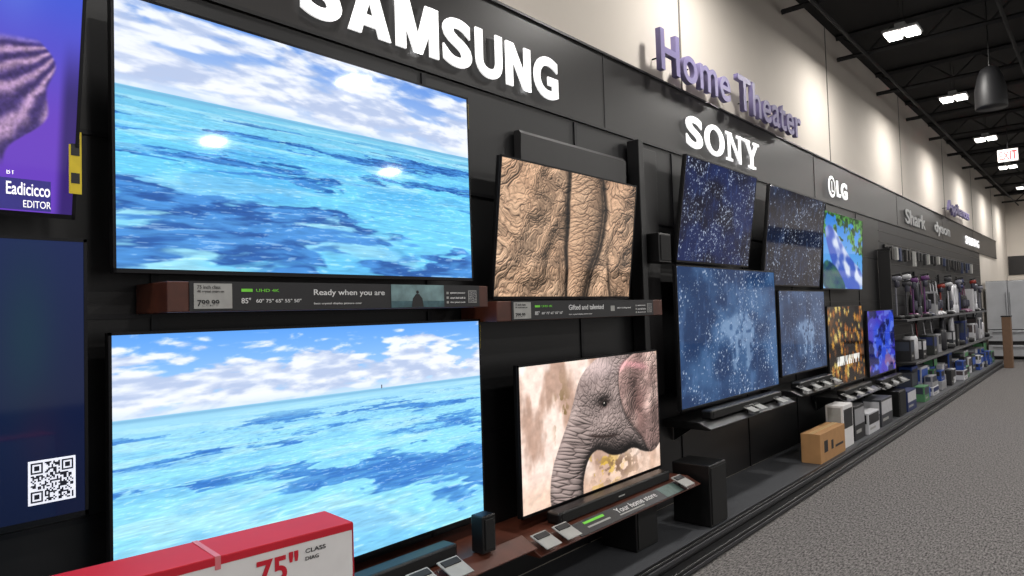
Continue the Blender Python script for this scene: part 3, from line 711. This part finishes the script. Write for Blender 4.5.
box('trim_8',.0,9,YB-.03,YB-.001,2.25,2.85,M_band)
# ------------------------------------------------------------ ceiling
def bar(vs,fs,p0,p1,r):
    p0=Vector(p0);p1=Vector(p1);d=(p1-p0).normalized(); a=d.orthogonal().normalized(); b=d.cross(a); k=len(vs)
    for p in (p0,p1):
        for s,t in ((-1,-1),(1,-1),(1,1),(-1,1)): vs.append(p+a*s*r+b*t*r)
    fs+=[(k,k+1,k+5,k+4),(k+1,k+2,k+6,k+5),(k+2,k+3,k+7,k+6),(k+3,k,k+4,k+7),(k+3,k+2,k+1,k),(k+4,k+5,k+6,k+7)]
for y in np.arange(5.2,26.5,1.9):
    vs=[];fs=[]
    bar(vs,fs,(0,y,4.77),(XR,y,4.77),.025); bar(vs,fs,(0.0,y,4.50),(XR,y,4.50),.02)
    x=0.05;s=0
    while x<XR-.4:
        bar(vs,fs,(x,y,4.50 if s else 4.77),(x+.3,y,4.77 if s else 4.50),.009); x+=.3; s^=1
    mesh('ceiling_truss',vs,fs,M_truss)
cyl('air_duct',(3.6,3,4.27),(3.6,26.9,4.27),.19,.19,mat('duct_dark',(22,22,24),.7),None,24)
for i,x in enumerate((.35,1.7,2.3)): cyl('conduit_pipe',(x,2,4.45),(x,26.9,4.45),.02,.02,M_truss,None,8)
LP=46
def highbay(x,y,z=4.3):
    g=group('ceiling_light',(x,y,z))
    box('housing',x-.17,x+.17,y-.14,y+.14,z+.03,z+.06,M_lh,g,.01)
    box('driver',x-.05,x+.05,y-.12,y+.12,z+.06,z+.11,M_lh,g,.01)
    for s in (-1,1): box('diffuser',x+s*.085-.065,x+s*.085+.065,y-.12,y+.12,z+.005,z+.03,M_lamp,g,.004)
    for yy in (y-.1,y+.1): cyl('hanger_wire',(x,yy,z+.10),(x,yy,4.80),.004,.004,M_truss,g,6)
    ld=bpy.data.lights.new('highbay_lamp','AREA'); ld.shape='RECTANGLE'; ld.size=.34; ld.size_y=.28; ld.energy=LP; ld.color=(1,.965,.92)
    lo=bpy.data.objects.new('lamp',ld); sc.collection.objects.link(lo); lo.location=(x,y,z-.003); lo.parent=g; lo.matrix_parent_inverse=Matrix.Translation((-x,-y,-z))
for x in (.88,4.4,7.9):
    for y in (-2.0,1.4,4.8,8.14,11.3,14.6,18.1,21.8,25.0):
        highbay(x,y)
g=group('pendant_speaker',(1.53,9,3.6))
lathe('bell',[(.148,0),(.15,.02),(.148,.2),(.12,.34),(.085,.43),(.03,.46)],(1.53,9,3.56),mat('pendant_grey',(30,30,32),.5),g,28)
cyl('cable',(1.53,9,4.0),(1.53,9,4.80),.006,.006,M_black,g,8)
g=group('exit_sign',(1.15,15,4.05))
box('sign_box',1.0,1.30,15.0,15.05,3.94,4.16,mat('exit_body',(190,186,184),.6),g,.006); text('exit_letters','EXIT',15.0,1.02,1.28,3.97,4.13,mat('exit_red',(225,20,24),.5,emit=1.0),g,.004,.02,'Y')
cyl('stem',(1.15,15.025,4.15),(1.15,15.025,4.80),.008,.008,M_truss,g,8)
# ------------------------------------------------------------ world & camera
w=bpy.data.worlds.new('store_ambient'); sc.world=w; w.use_nodes=True
w.node_tree.nodes['Background'].inputs[0].default_value=(1,.98,.96,1); w.node_tree.nodes['Background'].inputs[1].default_value=.55
rho=0.03; phi=math.radians(2.16); psi=math.radians(41.03)
Fv=Vector((-math.sin(psi)*math.cos(phi),math.cos(psi)*math.cos(phi),math.sin(phi)))
Rv=Vector((math.cos(psi),math.sin(psi),0)); Uv=Rv.cross(Fv)
R2=Rv*math.cos(rho)-Uv*math.sin(rho); U2=Uv*math.cos(rho)+Rv*math.sin(rho)
cd=bpy.data.cameras.new('camera'); co=bpy.data.objects.new('camera',cd); sc.collection.objects.link(co)
mw=Matrix(((R2.x,U2.x,-Fv.x,2.4),(R2.y,U2.y,-Fv.y,0),(R2.z,U2.z,-Fv.z,1.49),(0,0,0,1)))
co.matrix_world=mw; cd.sensor_width=36; cd.lens=686/1024*36; cd.clip_start=.02; cd.clip_end=200
sc.camera=co
